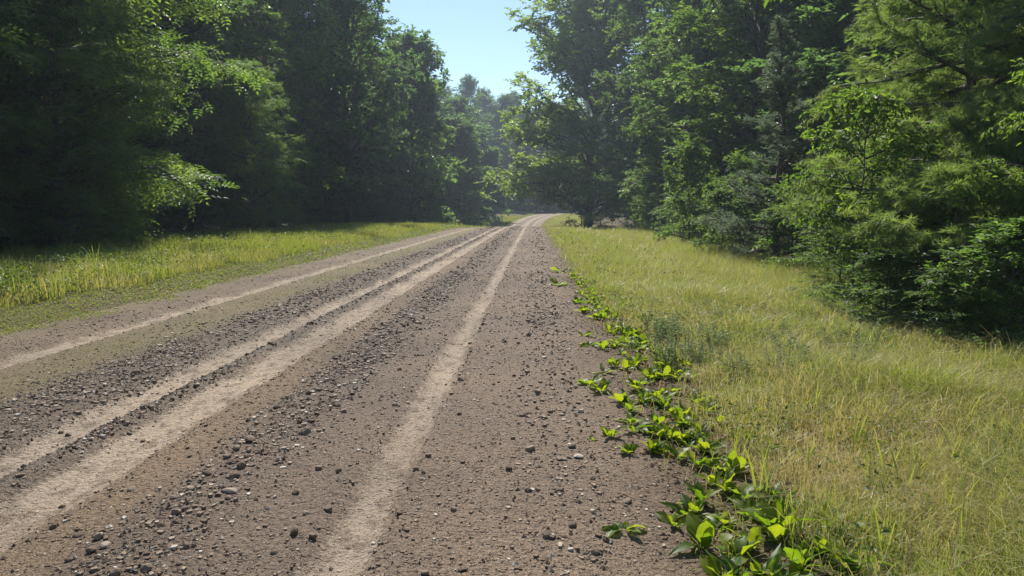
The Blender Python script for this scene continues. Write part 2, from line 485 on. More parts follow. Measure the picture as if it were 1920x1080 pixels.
named = [
 (552, 1008, 20, 2, 'dark blocky stone left of the narrow wheel track, topmost of three at the bottom'),
 (587, 1016, 17, 0, 'dark brown stone right beside the narrow wheel track near the bottom edge'),
 (515, 1042, 20, 4, 'dark stone lowest of the three near the bottom edge'),
 (617, 963, 16, 0, 'single dark stone touching the left edge of the narrow wheel track'),
 (995, 854, 19, 'p2', 'pale grey rounded stone on the bare gravel right of the narrow track'),
 (1175, 948, 21, 3, 'flat-topped grey stone just above the small lone weed near the bottom'),
 (1073, 998, 18, 7, 'dark upright stone left of the small lone weed near the bottom'),
 (1025, 1016, 21, 'p2', 'light-topped stone beside the dark upright stone at bottom right of the road'),
 (1008, 742, 13, 'p2', 'small grey-topped stone alone on the right shoulder'),
 (1084, 864, 19, 'p', 'flat pale stone lying beside a dark one right of the pale grey rounded stone'),
 (1071, 846, 16, 1, 'dark stone just behind the flat pale stone on the right shoulder'),
 (955, 888, 15, 1, 'brown stone below and left of the pale grey rounded stone'),
 (991, 930, 15, 4, 'small grey wedge-shaped stone in the middle of the right shoulder'),
 (864, 718, 12, 2, 'dark stone on the right edge of the narrow wheel track'),
 (453, 889, 22, 2, 'large grey lump among the heaped gravel left of the narrow track'),
 (470, 837, 24, 6, 'large black stone at the near end of the heaped gravel ridge'),
 (572, 820, 22, 4, 'black stone at the right side of the heaped gravel ridge'),
 (520, 775, 18, 1, 'dark stone on the crest of the gravel ridge above the large black stone'),
 (432, 937, 26, 'p', 'large flat whitish stone lying among the heaped gravel'),
 (740, 765, 12, 'p', 'small white stone just left of the narrow wheel track'),
 (255, 708, 15, 2, 'black stone alone at the edge of the far double track'),
 (128, 813, 13, 4, 'dark stone lying in the middle of the tan wheel track at the left'),
 (116, 945, 13, 1, 'dark stone at the near edge of the wide tan track, bottom left'),
 (62, 768, 16, 3, 'flat dark stone on the gravel near the left edge of the picture'),
 (100, 1000, 14, 4, 'dark stone near the bottom left corner'),
 (635, 890, 13, 2, 'dark stone midway between the gravel ridge and the narrow track'),
 (803, 864, 12, 0, 'small round dark stone on the right edge of the narrow track, nearest of three'),
 (350, 1040, 16, 6, 'grey stone in the loose gravel along the bottom edge'),
]
spots = []
for px, py, size, k, lab in named:
    p = at(px, py)
    s = size / FPX * p.y * .56
    put_stone(p.x, p.y, s, PALE if k == 'p' else PALE2 if k == 'p2' else STONES[k], lab, None, r)
    spots.append((p.x, p.y))
n = 0
while n < 235:
    y = 2.0 + 8.5 * r.random() ** 1.5
    la = r.uniform(-5.6, .9)
    if r.random() > band(np.array(la)) * .6 or abs(la) > y * .8 + .2: continue
    s = r.uniform(.008, .017) * (1 + .06 * y) * (1.35 if abs(la + 1.46) < .3 else 1)
    on_ridge = abs(la + 1.48) < .4
    left = la < -2.0
    lab, grp = (('dark stone in the heaped gravel ridge between the wheel tracks', 'stones in the gravel ridge') if on_ridge else
                ('small stone scattered on the left half of the road', 'stones on the left half of the road') if left else
                ('small stone scattered on the right half of the road', 'stones on the right half of the road'))
    put_stone(la, y, s, STONES[int(r.integers(8))] if r.random() > .3 else (PALE, PALE2)[n % 2], lab, grp, r)
    n += 1

# ------------------------------------------------------------------ foliage kit
T_DIAMOND = (np.array([[0, 0, 0], [.42, .5, .10], [1, 0, -.10], [.42, -.5, .10]]), np.array([[0, 2, 1], [0, 3, 2]]))
T_LEAF = (np.array([[0, 0, 0], [.28, .46, .10], [.68, .36, .06], [1, 0, -.14], [.68, -.36, .06], [.28, -.46, .10]]),
          np.array([[0, 2, 1], [0, 3, 2], [0, 4, 3], [0, 5, 4]]))
def compound(pairs=5):
    V, F = [], []
    def leaflet(b, d, l, w):
        k = len(V)
        s = np.array([-d[1], d[0], 0])
        for u, v, z in ((0, 0, 0), (.42, .5, .05), (1, 0, -.10), (.42, -.5, .05)):
            V.append(b + d * u * l + s * v * w + np.array([0, 0, z * l]))
        F.extend([[k, k + 2, k + 1], [k, k + 3, k + 2]])
    for i in range(pairs):
        t = .2 + .75 * i / pairs
        l = .34 - .1 * abs(t - .5)
        for sg in (-1, 1):
            leaflet(np.array([t, 0, -.22 * t * t]), nz(np.array([.45, sg * .9, -.12])), l, .15)
    leaflet(np.array([.92, 0, -.2]), np.array([1., 0, -.2]), .3, .14)
    return np.array(V), np.array(F)
T_COMP = compound(3)
def needles(n=11, seed=3, spread=.8):
    r = rng(seed)
    V, F = [], []
    for i in range(n):
        d = nz(np.array([.75, *r.normal(0, spread * .62, 2)]))
        s = nz(np.cross(d, r.normal(size=3))) * .032
        l = r.uniform(.75, 1.05)
        b = np.array([r.uniform(-.25, .25), 0, 0])
        k = len(V)
        V += [b - s, b + s, b + d * l]
        F.append([k, k + 1, k + 2])
    return np.array(V), np.array(F)
T_NEEDLE = needles()

def build_leaves(name, mat, P, D, Nn, S, W, var, T):
    """one mesh of leaves: base, direction, normal, length, width and colour value of each"""
    TV, TF = T
    D = nz(D); side = nz(np.cross(Nn, D)); N2 = np.cross(D, side)
    n = len(P)
    V = (P[:, None] + D[:, None] * (TV[None, :, 0:1] * S[:, None, None]) + side[:, None] * (TV[None, :, 1:2] * W[:, None, None])
         + N2[:, None] * (TV[None, :, 2:3] * S[:, None, None]))
    F = TF[None] + (np.arange(n) * len(TV))[:, None, None]
    return np_mesh(name, V.reshape(-1, 3), F.reshape(-1, 3), mat, np.repeat(var, len(TV)))

def tube_mesh(name, mat, paths, sides=6):
    Vs, Fs, off = [], [], 0
    ang = np.arange(sides) / sides * 2 * math.pi
    for pts, rad in paths:
        pts = np.asarray(pts, float); rad = np.asarray(rad, float)
        t = nz(np.gradient(pts, axis=0))
        ref = np.where(np.abs(t[:, 2:3]) > .9, [[1., 0, 0]], [[0, 0, 1.]])
        u = nz(np.cross(t, ref)); v = np.cross(t, u)
        ring = pts[:, None] + rad[:, None, None] * (u[:, None] * np.cos(ang)[None, :, None] + v[:, None] * np.sin(ang)[None, :, None])
        k = len(pts)
        i = np.arange(k - 1)[:, None] * sides; j = np.arange(sides)[None]; j2 = (j + 1) % sides
        F = np.stack([i + j, i + j2, i + sides + j2, i + sides + j], -1).reshape(-1, 4)
        Vs.append(ring.reshape(-1, 3)); Fs.append(F + off); off += k * sides
    return np_mesh(name, np.concatenate(Vs), np.concatenate(Fs), mat, smooth=True)

class Tree: pass
def grow(seed, H, R, base=.12, limbs=34, secs=9, twigs=7, nleaf=9, leaf=.2, lw=.55, twig=.6, droop=.35, profile=None, rise=(5, 62),
         bias=None, lean=(0, 0), mat='leaf', T=T_DIAMOND, bark='bark', extra_limbs=(), trunk_r=None, flat=.5, bushy=False, leafdrop=.25, clump=.5, puff=False, rough_edge=False):
    r = rng(seed)
    prof_ = profile or (lambda t: math.sin(math.pi * min(1, (t - base) / (1 - base) * .86 + .14)) ** .6)
    tr = trunk_r or H * .014
    zt = np.linspace(0, 1, 14)
    wob = np.cumsum(r.normal(0, .012 * H, (14, 2)), 0) * (zt[:, None] ** .7) * .5
    trunk = np.stack([wob[:, 0] + lean[0] * zt ** 1.5, wob[:, 1] + lean[1] * zt ** 1.5, zt * H], -1)
    trunk[0, :2] = 0
    trunk[0, 2] = -.25
    tpath = [(trunk, np.maximum(tr * (1 - zt * .93), .008) * np.where(zt < .04, 1.45, 1))]
    at_t = lambda t: np.array([np.interp(t, zt, trunk[:, i]) for i in range(3)])
    bpaths, tw_p, tw_d, tw_v = [], [], [], []
    jobs = []
    for i in range(limbs):
        f = (i + .5) / limbs
        t = base + (.985 - base) * f
        az = i * 2.39996 + r.uniform(-.5, .5)
        L = R * prof_(t) * (r.uniform(.84, 1.1) if not rough_edge else r.uniform(.45, 1.25))
        if bias: L *= 1 + bias[1] * max(-.5, math.cos(az - bias[0]))
        el = math.radians(rise[0] + (rise[1] - rise[0]) * f ** 1.3 + r.uniform(-12, 12))
        jobs.append((at_t(t) if not bushy else at_t(t) * np.array([1, 1, .5]), az, el, max(L, (.12 if not rough_edge else .02) * R), tr * (1 - t) * .5 + .006 * H ** .5))
    for (p, az, el, L, rr) in extra_limbs: jobs.append((np.array(p, float), az, el, L, rr))
    for p0, az, el, L, rr in jobs:
        k = 8
        d = np.array([math.cos(az) * math.cos(el), math.sin(az) * math.cos(el), math.sin(el)])
        pts = [p0]
        for j in range(k - 1):
            d = nz(d + r.normal(0, .10, 3) + np.array([0, 0, -droop * .16 * j / k * 2]))
            pts.append(pts[-1] + d * L / (k - 1))
        pts = np.array(pts)
        bpaths.append((pts, np.linspace(rr, max(rr * .15, .004), k)))
        cv = r.uniform(-.14, .14)
        ns = secs if not rough_edge else max(2, int(secs * 1.5 * L / R + .5))
        for q in range(ns):
            s = .18 + .82 * (q + r.random()) / ns
            b = np.array([np.interp(s * (k - 1), np.arange(k), pts[:, i]) for i in range(3)])
            dl = nz(pts[min(k - 1, int(s * (k - 1)) + 1)] - pts[max(0, int(s * (k - 1)) - 1)])
            sd = nz(np.cross(dl, [0, 0, 1.])) * (1 if q % 2 else -1)
            d2 = nz(dl * r.uniform(.4, 1) + sd * r.uniform(.3, 1.1) + np.array([0, 0, r.uniform(-.25, .8) if puff else r.uniform(-.35, .5)]))
            l2 = L * .34 * (1.15 - s * .75) + twig * (.5 if not rough_edge else .2)
            m = 5
            pp = [b]
            for j in range(m - 1):
                d2 = nz(d2 + r.normal(0, .12, 3) + np.array([0, 0, -droop * .22]))
                pp.append(pp[-1] + d2 * l2 / (m - 1))
            pp = np.array(pp)
            bpaths.append((pp, np.linspace(rr * .32 + .003, .003, m)))
            tt = (np.arange(twigs) + r.random(twigs)) / twigs
            if puff: tt = .3 + .7 * tt
            tp = np.stack([np.interp(tt * (m - 1), np.arange(m), pp[:, i]) for i in range(3)], -1)
            dd = nz(nz(np.gradient(pp, axis=0))[np.minimum((tt * m).astype(int), m - 1)] * (.35 if puff else .7) + r.normal(0, .55, (twigs, 3)) * np.array([1, 1, flat]) + np.array([0, 0, .25 if puff else 0]))
            tw_p.append(tp); tw_d.append(dd); tw_v.append(np.full(twigs, cv + r.uniform(-.1, .1)))
    P0 = np.concatenate(tw_p); D0 = np.concatenate(tw_d); V0 = np.concatenate(tw_v)
    n = len(P0)
    tl = twig * r.uniform(.6, 1.2, n)
    t = (np.arange(nleaf) + .7) / nleaf
    pos = P0[:, None] + D0[:, None] * (tl[:, None] * t)[..., None] + np.array([0, 0, -1.]) * (droop * .5 * tl[:, None] * t ** 2)[..., None]
    up = np.array([0, 0, 1.])
    side = nz(np.cross(D0, up) + 1e-6)
    sg = np.where(np.arange(nleaf) % 2, 1., -1.)
    ld = D0[:, None] * .6 + side[:, None] * sg[None, :, None] * .8 + r.normal(0, .35, (n, nleaf, 3)) + np.array([0, 0, -leafdrop])
    nn = up + r.normal(0, .45, (n, nleaf, 3))
    pos = pos.reshape(-1, 3); ld = nz(ld.reshape(-1, 3)); nn = nn.reshape(-1, 3)
    S = leaf * r.uniform(.6, 1.2, len(pos))
    var = np.clip(clump + np.repeat(V0, nleaf) + r.normal(0, .13, len(pos)), 0, 1)
    g = Tree()
    g.arrays = (pos, ld, nn, S, S * (lw if T is not T_NEEDLE and T is not T_COMP else 1), var)
    g.T, g.mat = T, M[mat]
    g.trunk = tube_mesh('trunk', M[bark], tpath, 9)
    g.branches = tube_mesh('branches', M[bark], bpaths, 4)
    g.crown = build_leaves('crown', M[mat], *g.arrays, T)
    g.H, g.R = H, R
    return g
def plant_tree(g, name, label, cat, x, y, h=None, rad=None, rz=0., group=None, sink=0.0, leaves=0):
    sz = (h / g.H) if h else 1.0
    sx = (rad / g.R) if rad else sz
    t = thing(name, label, cat, (x, y, float(gz(x, y)) - sink), rz, group)
    t.scale = (sx, sx, sz)
    obj('trunk', g.trunk, t)
    tag(obj('branches', g.branches, t), kind='stuff')
    tag(obj('crown', g.crown, t), kind='stuff')
    return t

# ---- kinds of tree
G = {}
full = lambda t: (.55 + .45 * math.sin(math.pi * min(1, t * .9 + .1))) if t < .6 else max(.12, math.cos((t - .6) / .4 * 1.45)) ** .55
PF = dict(puff=True, flat=.9, droop=.5, rise=(26, 80), profile=full)
G['a'] = grow(101, 20, 5.0, base=.05, limbs=50, secs=9, twigs=8, nleaf=11, leaf=.27, twig=.8, **PF)
G['b'] = grow(202, 20, 5.0, base=.08, limbs=46, secs=9, twigs=8, nleaf=11, leaf=.26, twig=.75, clump=.55, **PF)
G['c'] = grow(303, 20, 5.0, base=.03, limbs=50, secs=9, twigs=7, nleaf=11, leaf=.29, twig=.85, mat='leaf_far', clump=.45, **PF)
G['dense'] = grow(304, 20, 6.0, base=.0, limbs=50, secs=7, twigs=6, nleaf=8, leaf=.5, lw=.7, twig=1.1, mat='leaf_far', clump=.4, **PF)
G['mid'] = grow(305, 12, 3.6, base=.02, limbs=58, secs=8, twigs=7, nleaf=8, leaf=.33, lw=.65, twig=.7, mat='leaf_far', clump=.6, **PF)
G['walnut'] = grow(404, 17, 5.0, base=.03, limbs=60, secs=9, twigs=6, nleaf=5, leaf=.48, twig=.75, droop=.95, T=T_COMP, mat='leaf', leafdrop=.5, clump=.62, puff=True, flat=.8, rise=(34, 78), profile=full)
G['arch'] = grow(505, 25, 8.0, base=.06, limbs=84, secs=10, twigs=8, nleaf=9, leaf=.4, lw=.65, twig=1.1, bias=(math.pi, .12), clump=.78, mat='leaf_lit', extra_limbs=[((0, 0, 2.4), math.pi, math.radians(48), 9.5, .16), ((0, 0, 4.5), math.pi + .5, math.radians(30), 9, .14), ((0, 0, 4), math.pi - .6, math.radians(28), 8.5, .14)], **PF)  # paler leaf colour and clump value stand in for sunlight on the crown
G['shrub'] = grow(606, 3, 1.3, base=.03, limbs=20, secs=7, twigs=5, nleaf=8, leaf=.12, lw=.6, twig=.3, rise=(25, 75), droop=.4, trunk_r=.03, puff=True, flat=.9)
G['shrub2'] = grow(607, 3, 1.3, base=.02, limbs=18, secs=7, twigs=5, nleaf=9, leaf=.10, lw=.5, twig=.35, rise=(15, 70), droop=.6, trunk_r=.025, clump=.6)
cone = lambda t: max(.03, 1.02 - t)
G['cedar'] = grow(707, 6.8, 2.0, base=.05, limbs=58, secs=10, twigs=7, nleaf=9, leaf=.10, lw=.24, twig=.15, droop=.05, profile=cone, rise=(8, 70),
                  mat='leaf_cedar', bark='bark_red', leafdrop=-.35, flat=1.0, trunk_r=.09, rough_edge=True)
pinep = lambda t: max(.08, (1 - t) ** .6) * (1.0 if t > .1 else .8)
G['pine'] = grow(808, 9.5, 2.9, base=.06, limbs=60, secs=9, twigs=7, nleaf=6, leaf=.15, twig=.28, droop=.12, profile=pinep, rise=(0, 40),
                 mat='needle', T=T_NEEDLE, leafdrop=-.25, flat=.45, trunk_r=.11)
G['pine_small'] = grow(809, 2.5, 1.75, base=.06, limbs=22, secs=8, twigs=7, nleaf=6, leaf=.13, twig=.24, droop=.15, profile=pinep, rise=(0, 35),
                       mat='needle', T=T_NEEDLE, leafdrop=-.25, flat=.45, trunk_r=.05, clump=.55)
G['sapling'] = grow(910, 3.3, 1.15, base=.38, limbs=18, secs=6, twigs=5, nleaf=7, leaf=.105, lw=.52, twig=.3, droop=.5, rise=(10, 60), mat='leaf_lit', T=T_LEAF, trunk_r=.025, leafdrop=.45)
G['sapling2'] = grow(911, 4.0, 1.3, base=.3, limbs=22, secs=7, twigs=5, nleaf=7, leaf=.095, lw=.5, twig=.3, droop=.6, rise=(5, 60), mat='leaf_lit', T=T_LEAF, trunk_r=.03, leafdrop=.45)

def px_x(px, y): return (px - 1003) / FPX * y
# ---- trees along the left
plant_tree(G['walnut'], 'walnut_tree', 'nearest tree on the left with drooping feathery sunlit branches', 'tree', -13.3, 19.5, 12.5, 5.3, 0.4)
plant_tree(G['walnut'], 'walnut_tree', 'dark feathery-leaved tree cut by the left edge of the picture', 'tree', -15.5, 14.5, 11, 4.8, 2.4)
plant_tree(G['walnut'], 'walnut_tree', 'low tree in the dark gap with a few sunlit sprays on its right', 'tree', px_x(470, 30), 30, 6.6, 2.3, 1.2)
plant_tree(G['a'], 'broadleaf_tree', 'tall shaded tree right behind the low tree in the gap, left of road', 'tree', -16.4, 34, 15.5, 4.9, .3)
plant_tree(G['b'], 'broadleaf_tree', 'tall dark tree at the middle of the left treeline', 'tree', -16.0, 43, 17.5, 5.2, 1.5)
plant_tree(G['c'], 'broadleaf_tree', 'tall tree whose crown forms the left edge of the sky gap', 'tree', -14.0, 54, 23.5, 5.6, 2.2)
plant_tree(G['mid'], 'broadleaf_tree', 'sunlit tree with rounded top below the left edge of the sky gap', 'tree', -11.9, 71, 16.8, 4.5, 4.0)
plant_tree(G['mid'], 'broadleaf_tree', 'smaller light green tree farther down the left treeline', 'tree', -9.9, 93, 12.6, 4.3, 5.1)
plant_tree(G['mid'], 'broadleaf_tree', 'low bright green tree last on the left before the road bends', 'tree', -8.0, 112, 10.2, 4.0, .9)
plant_tree(G['walnut'], 'walnut_tree', 'low leafy young tree in front of the nearest left tree', 'tree', -11.6, 17.2, 6.0, 2.4, 3.3)
plant_tree(G['walnut'], 'walnut_tree', 'low dark young tree under the tree cut by the left edge', 'tree', -12.6, 13.8, 5.5, 2.4, 5.3)
# ---- trees along the right
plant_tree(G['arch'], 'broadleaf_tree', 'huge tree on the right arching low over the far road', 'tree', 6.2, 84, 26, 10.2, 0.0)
plant_tree(G['b'], 'broadleaf_tree', 'tall tree just in front of the huge arching tree', 'tree', 10.2, 66, 22.5, 6.2, 2.9)
plant_tree(G['a'], 'broadleaf_tree', 'tall dark tree at the middle of the right treeline', 'tree', 11.2, 50, 18.5, 6.2, 3.6)
plant_tree(G['b'], 'broadleaf_tree', 'tall tree with a pale sunlit bough behind the broad shrubs on the right', 'tree', 11.4, 37, 15.5, 5.8, .7)
plant_tree(G['c'], 'broadleaf_tree', 'tall shaded tree directly behind the grey-green cedar', 'tree', 13.2, 28, 13.5, 5.4, 5.3)
plant_tree(G['a'], 'broadleaf_tree', 'shaded tree behind the tall pine on the right', 'tree', 13.2, 19, 12, 5.0, 1.1)
plant_tree(G['b'], 'broadleaf_tree', 'dark tree at the top right corner behind the sapling', 'tree', 12.6, 12.5, 10, 4.6, 4.4)
plant_tree(G['cedar'], 'cedar_tree', 'grey-green conical cedar standing before the dark right treeline', 'tree', 6.9, 20.8, 7.0, 2.7, .5)
plant_tree(G['pine'], 'pine_tree', 'tall soft-needled pine on the right, its top cut by the frame', 'tree', 7.4, 12.6, 9.6, 3.2, 1.0)
plant_tree(G['pine_small'], 'pine_tree', 'low spreading young pine at the foot of the tall pine', 'tree', 5.35, 9.3, 2.15, 1.85, 2.0)
plant_tree(G['pine'], 'pine_tree', 'slimmer pine between the tall pine and the right edge', 'tree', 8.6, 11.6, 8.4, 2.9, 5.2)
plant_tree(G['pine'], 'pine_tree', 'second tall pine just behind the one cut by the frame', 'tree', 8.6, 14.4, 9.0, 3.2, 3.7)
plant_tree(G['pine_small'], 'pine_tree', 'taller young pine standing under the right side of the tall pine', 'tree', 6.9, 10.6, 3.3, 1.9, 4.1)
def leafy(g, name, label, x, y, h, rad, rz, nmax=300):
    """a near sapling: its nearest leaves are pieces of their own, the rest one mass"""
    t = thing(name, label, 'sapling', (x, y, float(gz(x, y))), rz)
    s = h / g.H
    P, D, Nn, S, W, var = g.arrays
    toward = np.array([-x, -y, 0]); toward = toward / np.linalg.norm(toward)
    c, sn = math.cos(-rz), math.sin(-rz)
    tl = np.array([toward[0] * c - toward[1] * sn, toward[0] * sn + toward[1] * c, 0])
    order = np.argsort(-(P @ tl + S * 4))
    near, rest = order[:nmax], order[nmax:]
    me = build_leaves('crown', g.mat, P[rest], D[rest], Nn[rest], S[rest], W[rest], var[rest], g.T)
    a = obj('trunk', g.trunk, t); b = tag(obj('branches', g.branches, t), kind='stuff'); cr = tag(obj('crown', me, t), kind='stuff')
    t.scale = (rad / g.R, rad / g.R, s)
    tv, tf = g.T
    lm = [np_mesh('leaf', tv * np.array([1, .52, 1]), tf, g.mat, np.full(len(tv), v)) for v in (.35, .6, .85)]
    Dn = nz(D[near]); sd = nz(np.cross(Nn[near], Dn)); up = np.cross(Dn, sd)
    for i, k in enumerate(near):
        o = bpy.data.objects.new('leaf', lm[i % 3])
        C.objects.link(o); o.parent = t
        m = Matrix(((Dn[i][0], sd[i][0], up[i][0], P[k][0]), (Dn[i][1], sd[i][1], up[i][1], P[k][1]), (Dn[i][2], sd[i][2], up[i][2], P[k][2]), (0, 0, 0, 1)))
        o.matrix_local = m @ Matrix.Diagonal((S[k], S[k], S[k], 1))
    return t
leafy(G['sapling'], 'sapling', 'bright leafy sapling beside the pine, reaching left into the dark gap', 5.0, 11.3, 3.25, 1.05, .6)
leafy(G['sapling2'], 'sapling', 'leafy sapling at the right edge in front of the pine', 6.15, 8.3, 3.5, 1.0, 2.2)
# a roadside tree outside the frame whose bough hangs into the top of the picture
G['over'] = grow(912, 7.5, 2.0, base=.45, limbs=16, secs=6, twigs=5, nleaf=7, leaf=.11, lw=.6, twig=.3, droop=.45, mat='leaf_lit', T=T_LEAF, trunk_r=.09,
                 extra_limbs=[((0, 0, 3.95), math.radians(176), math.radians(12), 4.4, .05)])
plant_tree(G['over'], 'roadside_tree', 'bough with yellow-green leaves hanging into the top of the picture', 'tree', 6.6, 5.6)

# ---- forest behind, and the far wood that closes the view
r = rng(31)
kinds = ['a', 'b', 'c']
def back(x, y, h, lab, grp, i, rad=None, kind='dense'):
    plant_tree(G[kind or kinds[i % 3]], 'forest_tree', lab, 'tree', x, y, h, rad or r.uniform(5.6, 6.8), r.uniform(0, 6.28), grp)
def stretch(y, side):
    return {0: 'at the near end of the %s treeline' % side, 1: 'along the middle of the %s treeline' % side, 2: 'at the far end of the %s treeline' % side}[0 if y < 28 else 1 if y < 62 else 2]
i = 0
for y in np.arange(12, 132, 8.0):
    edge = np.interp(y, [0, 20, 30, 55, 75, 100, 130], [-21, -20.5, -22, -21, -19, -16, -13])
    for row in range(2):
        back(edge - row * 8 + r.uniform(-1.5, 1.5), y + r.uniform(-2, 2) + row * 4, np.interp(y, [0, 20, 60, 90, 130], [11, 13, 21, 17, 15]) * r.uniform(.92, 1.1), 'shaded forest tree in the rows behind, ' + stretch(y, 'left'), 'forest trees behind, ' + stretch(y, 'left'), i); i += 1
for y in np.arange(8, 132, 8.0):
    edge = np.interp(y, [0, 20, 60, 100, 130], [17, 18, 18, 19, 21])
    for row in range(2):
        back(edge + row * 8 + r.uniform(-1.5, 1.5), y + r.uniform(-2, 2) + row * 4, np.interp(y, [0, 20, 66, 130], [11, 13, 23, 24]) * r.uniform(.92, 1.1), 'shaded forest tree in the rows behind, ' + stretch(y, 'right'), 'forest trees behind, ' + stretch(y, 'right'), i); i += 1
far = [(835, 150, 25), (858, 168, 24), (884, 160, 27.5), (915, 172, 27), (945, 166, 25), (968, 176, 27), (995, 170, 22), (1022, 178, 24), (1050, 172, 22), (1075, 166, 24), (1110, 160, 24), (800, 158, 24), (930, 190, 26), (980, 192, 26), (1030, 195, 26)]
for px, y, h in far:
    back(px_x(px, y), y, h, 'distant forest tree closing the view beyond the bend', 'distant trees beyond the bend', i, rad=6.0, kind=None); i += 1
for k, x in enumerate(np.arange(-48, 60, 7.5)):
    back(x, 206 + 5 * (k % 3), 25, 'distant forest tree closing the view beyond the bend', 'distant trees beyond the bend', i, rad=7.0); i += 1

# ---- bushes at the foot of the treelines
def bush(px, y, top, rad, lab, grp=None, kind='shrub', rz=0, x=None):
    x = px_x(px, y) if x is None else x
    plant_tree(G[kind], 'bush', lab, 'bush', x, y, top, rad, rz, grp)
bush(1290, 31, 3.9, 1.5, 'tall bush at the left end of the right-hand bushes', kind='shrub', rz=1)
bush(1390, 26, 3.2, 1.6, 'glossy-leaved bush in front of the cedar, left of its trunk', kind='shrub2', rz=2)
bush(1350, 24.5, 2.0, 1.2, 'low dark bush at the grass edge before the glossy-leaved bush', kind='shrub', rz=3)
bush(1480, 19, 2.0, 1.3, 'bush with large pale leaves at the foot of the cedar', kind='shrub', rz=.3)
bush(1545, 15.5, 1.7, 1.1, 'dark bush between the cedar and the young pine', kind='shrub2', rz=4)
bush(1880, 7.6, 1.3, .9, 'low dark bush at the right edge below the sapling', kind='shrub', rz=5)
bush(1700, 10.8, 1.7, 1.2, 'shaded bush filling the space between pine and sapling', kind='shrub', rz=2.6)
bush(1570, 11.6, 1.1, .8, 'knee-high bush at the grass edge below the bright sapling', kind='shrub2', rz=1.4)
bush(1655, 9.0, .9, .75, 'small bush at the grass edge under the young pine', kind='shrub', rz=3.4)
bush(1780, 8.0, .8, .7, 'small bush at the grass edge near the right side', kind='shrub2', rz=.4)
bush(1090, 70, 3.6, 1.9, 'bush under the arching tree beside the right verge', kind='shrub', rz=2)
bush(1125, 58, 4.0, 2.2, 'bush at the near foot of the arching tree', kind='shrub2', rz=3)
for y in np.arange(9, 60, 2.6):
    x = np.interp(y, [8, 14, 20, 35, 60], [8.6, 9.2, 9.6, 8.6, 7.8]) + r.uniform(-.4, .8)
    bush(0, y, r.uniform(1.8, 3.6), r.uniform(1.2, 1.8), 'shaded bush under the trees ' + stretch(y, 'right'), 'bushes ' + stretch(y, 'right'), ['shrub', 'shrub2'][int(y) % 2], r.uniform(0, 6), x)
for k, (px, y) in enumerate([(905, 150), (925, 156), (945, 160), (965, 162), (985, 165), (1005, 168), (1025, 170), (1045, 172), (1065, 170), (1088, 152), (1108, 150), (975, 174), (1000, 178), (1030, 180), (1055, 182)]):
    bush(px, y, 6.0 + k % 3, 3.6, 'distant shaded bush under the trees beyond the bend', 'distant bushes beyond the bend', ['shrub', 'shrub2'][k % 2], k)
LB_Y = [5, 9, 12.7, 21.7, 27, 46, 70, 95, 125]; LB_X = [-6.0, -7.2, -9.0, -12.6, -14.2, -14, -11, -8.8, -6.6]
for y in np.arange(8, 124, 2.7):
    x = np.interp(y, LB_Y, LB_X) - r.uniform(1.6, 3.4) - (2.0 if y < 24 else 0)
    bush(0, y, r.uniform(1.4, 3.0), r.uniform(1.1, 1.9), 'dark bush in the shade ' + stretch(y, 'left'), 'bushes ' + stretch(y, 'left'), ['shrub', 'shrub2'][int(y) % 2], r.uniform(0, 6), x)

# ------------------------------------------------------------------ grass
def blades(P, L, W, lean, var, r, simple=False):
    """curved three-triangle blades"""
    n = len(P)
    a = r.uniform(0, 6.283, n)
    d = np.stack([np.cos(a), np.sin(a), np.zeros(n)], -1)
    b = a + r.uniform(-1.2, 1.2, n) + 1.57
    s = np.stack([np.cos(b), np.sin(b), np.zeros(n)], -1) * (W * .5)[:, None]
    up = np.array([0, 0, 1.])
    m = P + up * (L * .55)[:, None] + d * (L * lean * .35)[:, None]
    t = P + up * (L * (1 - .35 * np.minimum(lean, 1.2)))[:, None] + d * (L * lean)[:, None]
    if simple:
        V = np.stack([P - s - up * .02, P + s - up * .02, t], 1)
        return V.reshape(-1, 3), np.arange(n * 3).reshape(-1, 3), np.repeat(var, 3)
    V = np.stack([P - s - up * .02, P + s - up * .02, m - s * .8, m + s * .8, t], 1)
    F = np.array([[0, 1, 3], [0, 3, 2], [2, 3, 4]])[None] + (np.arange(n) * 5)[:, None, None]
    return V.reshape(-1, 3), F.reshape(-1, 3), np.repeat(var, 5)
def join(parts):
    V, F, A, off = [], [], [], 0
    for v, f, a in parts:
        V.append(v); F.append(f + off); A.append(a); off += len(v)
    return np.concatenate(V), np.concatenate(F), np.concatenate(A)

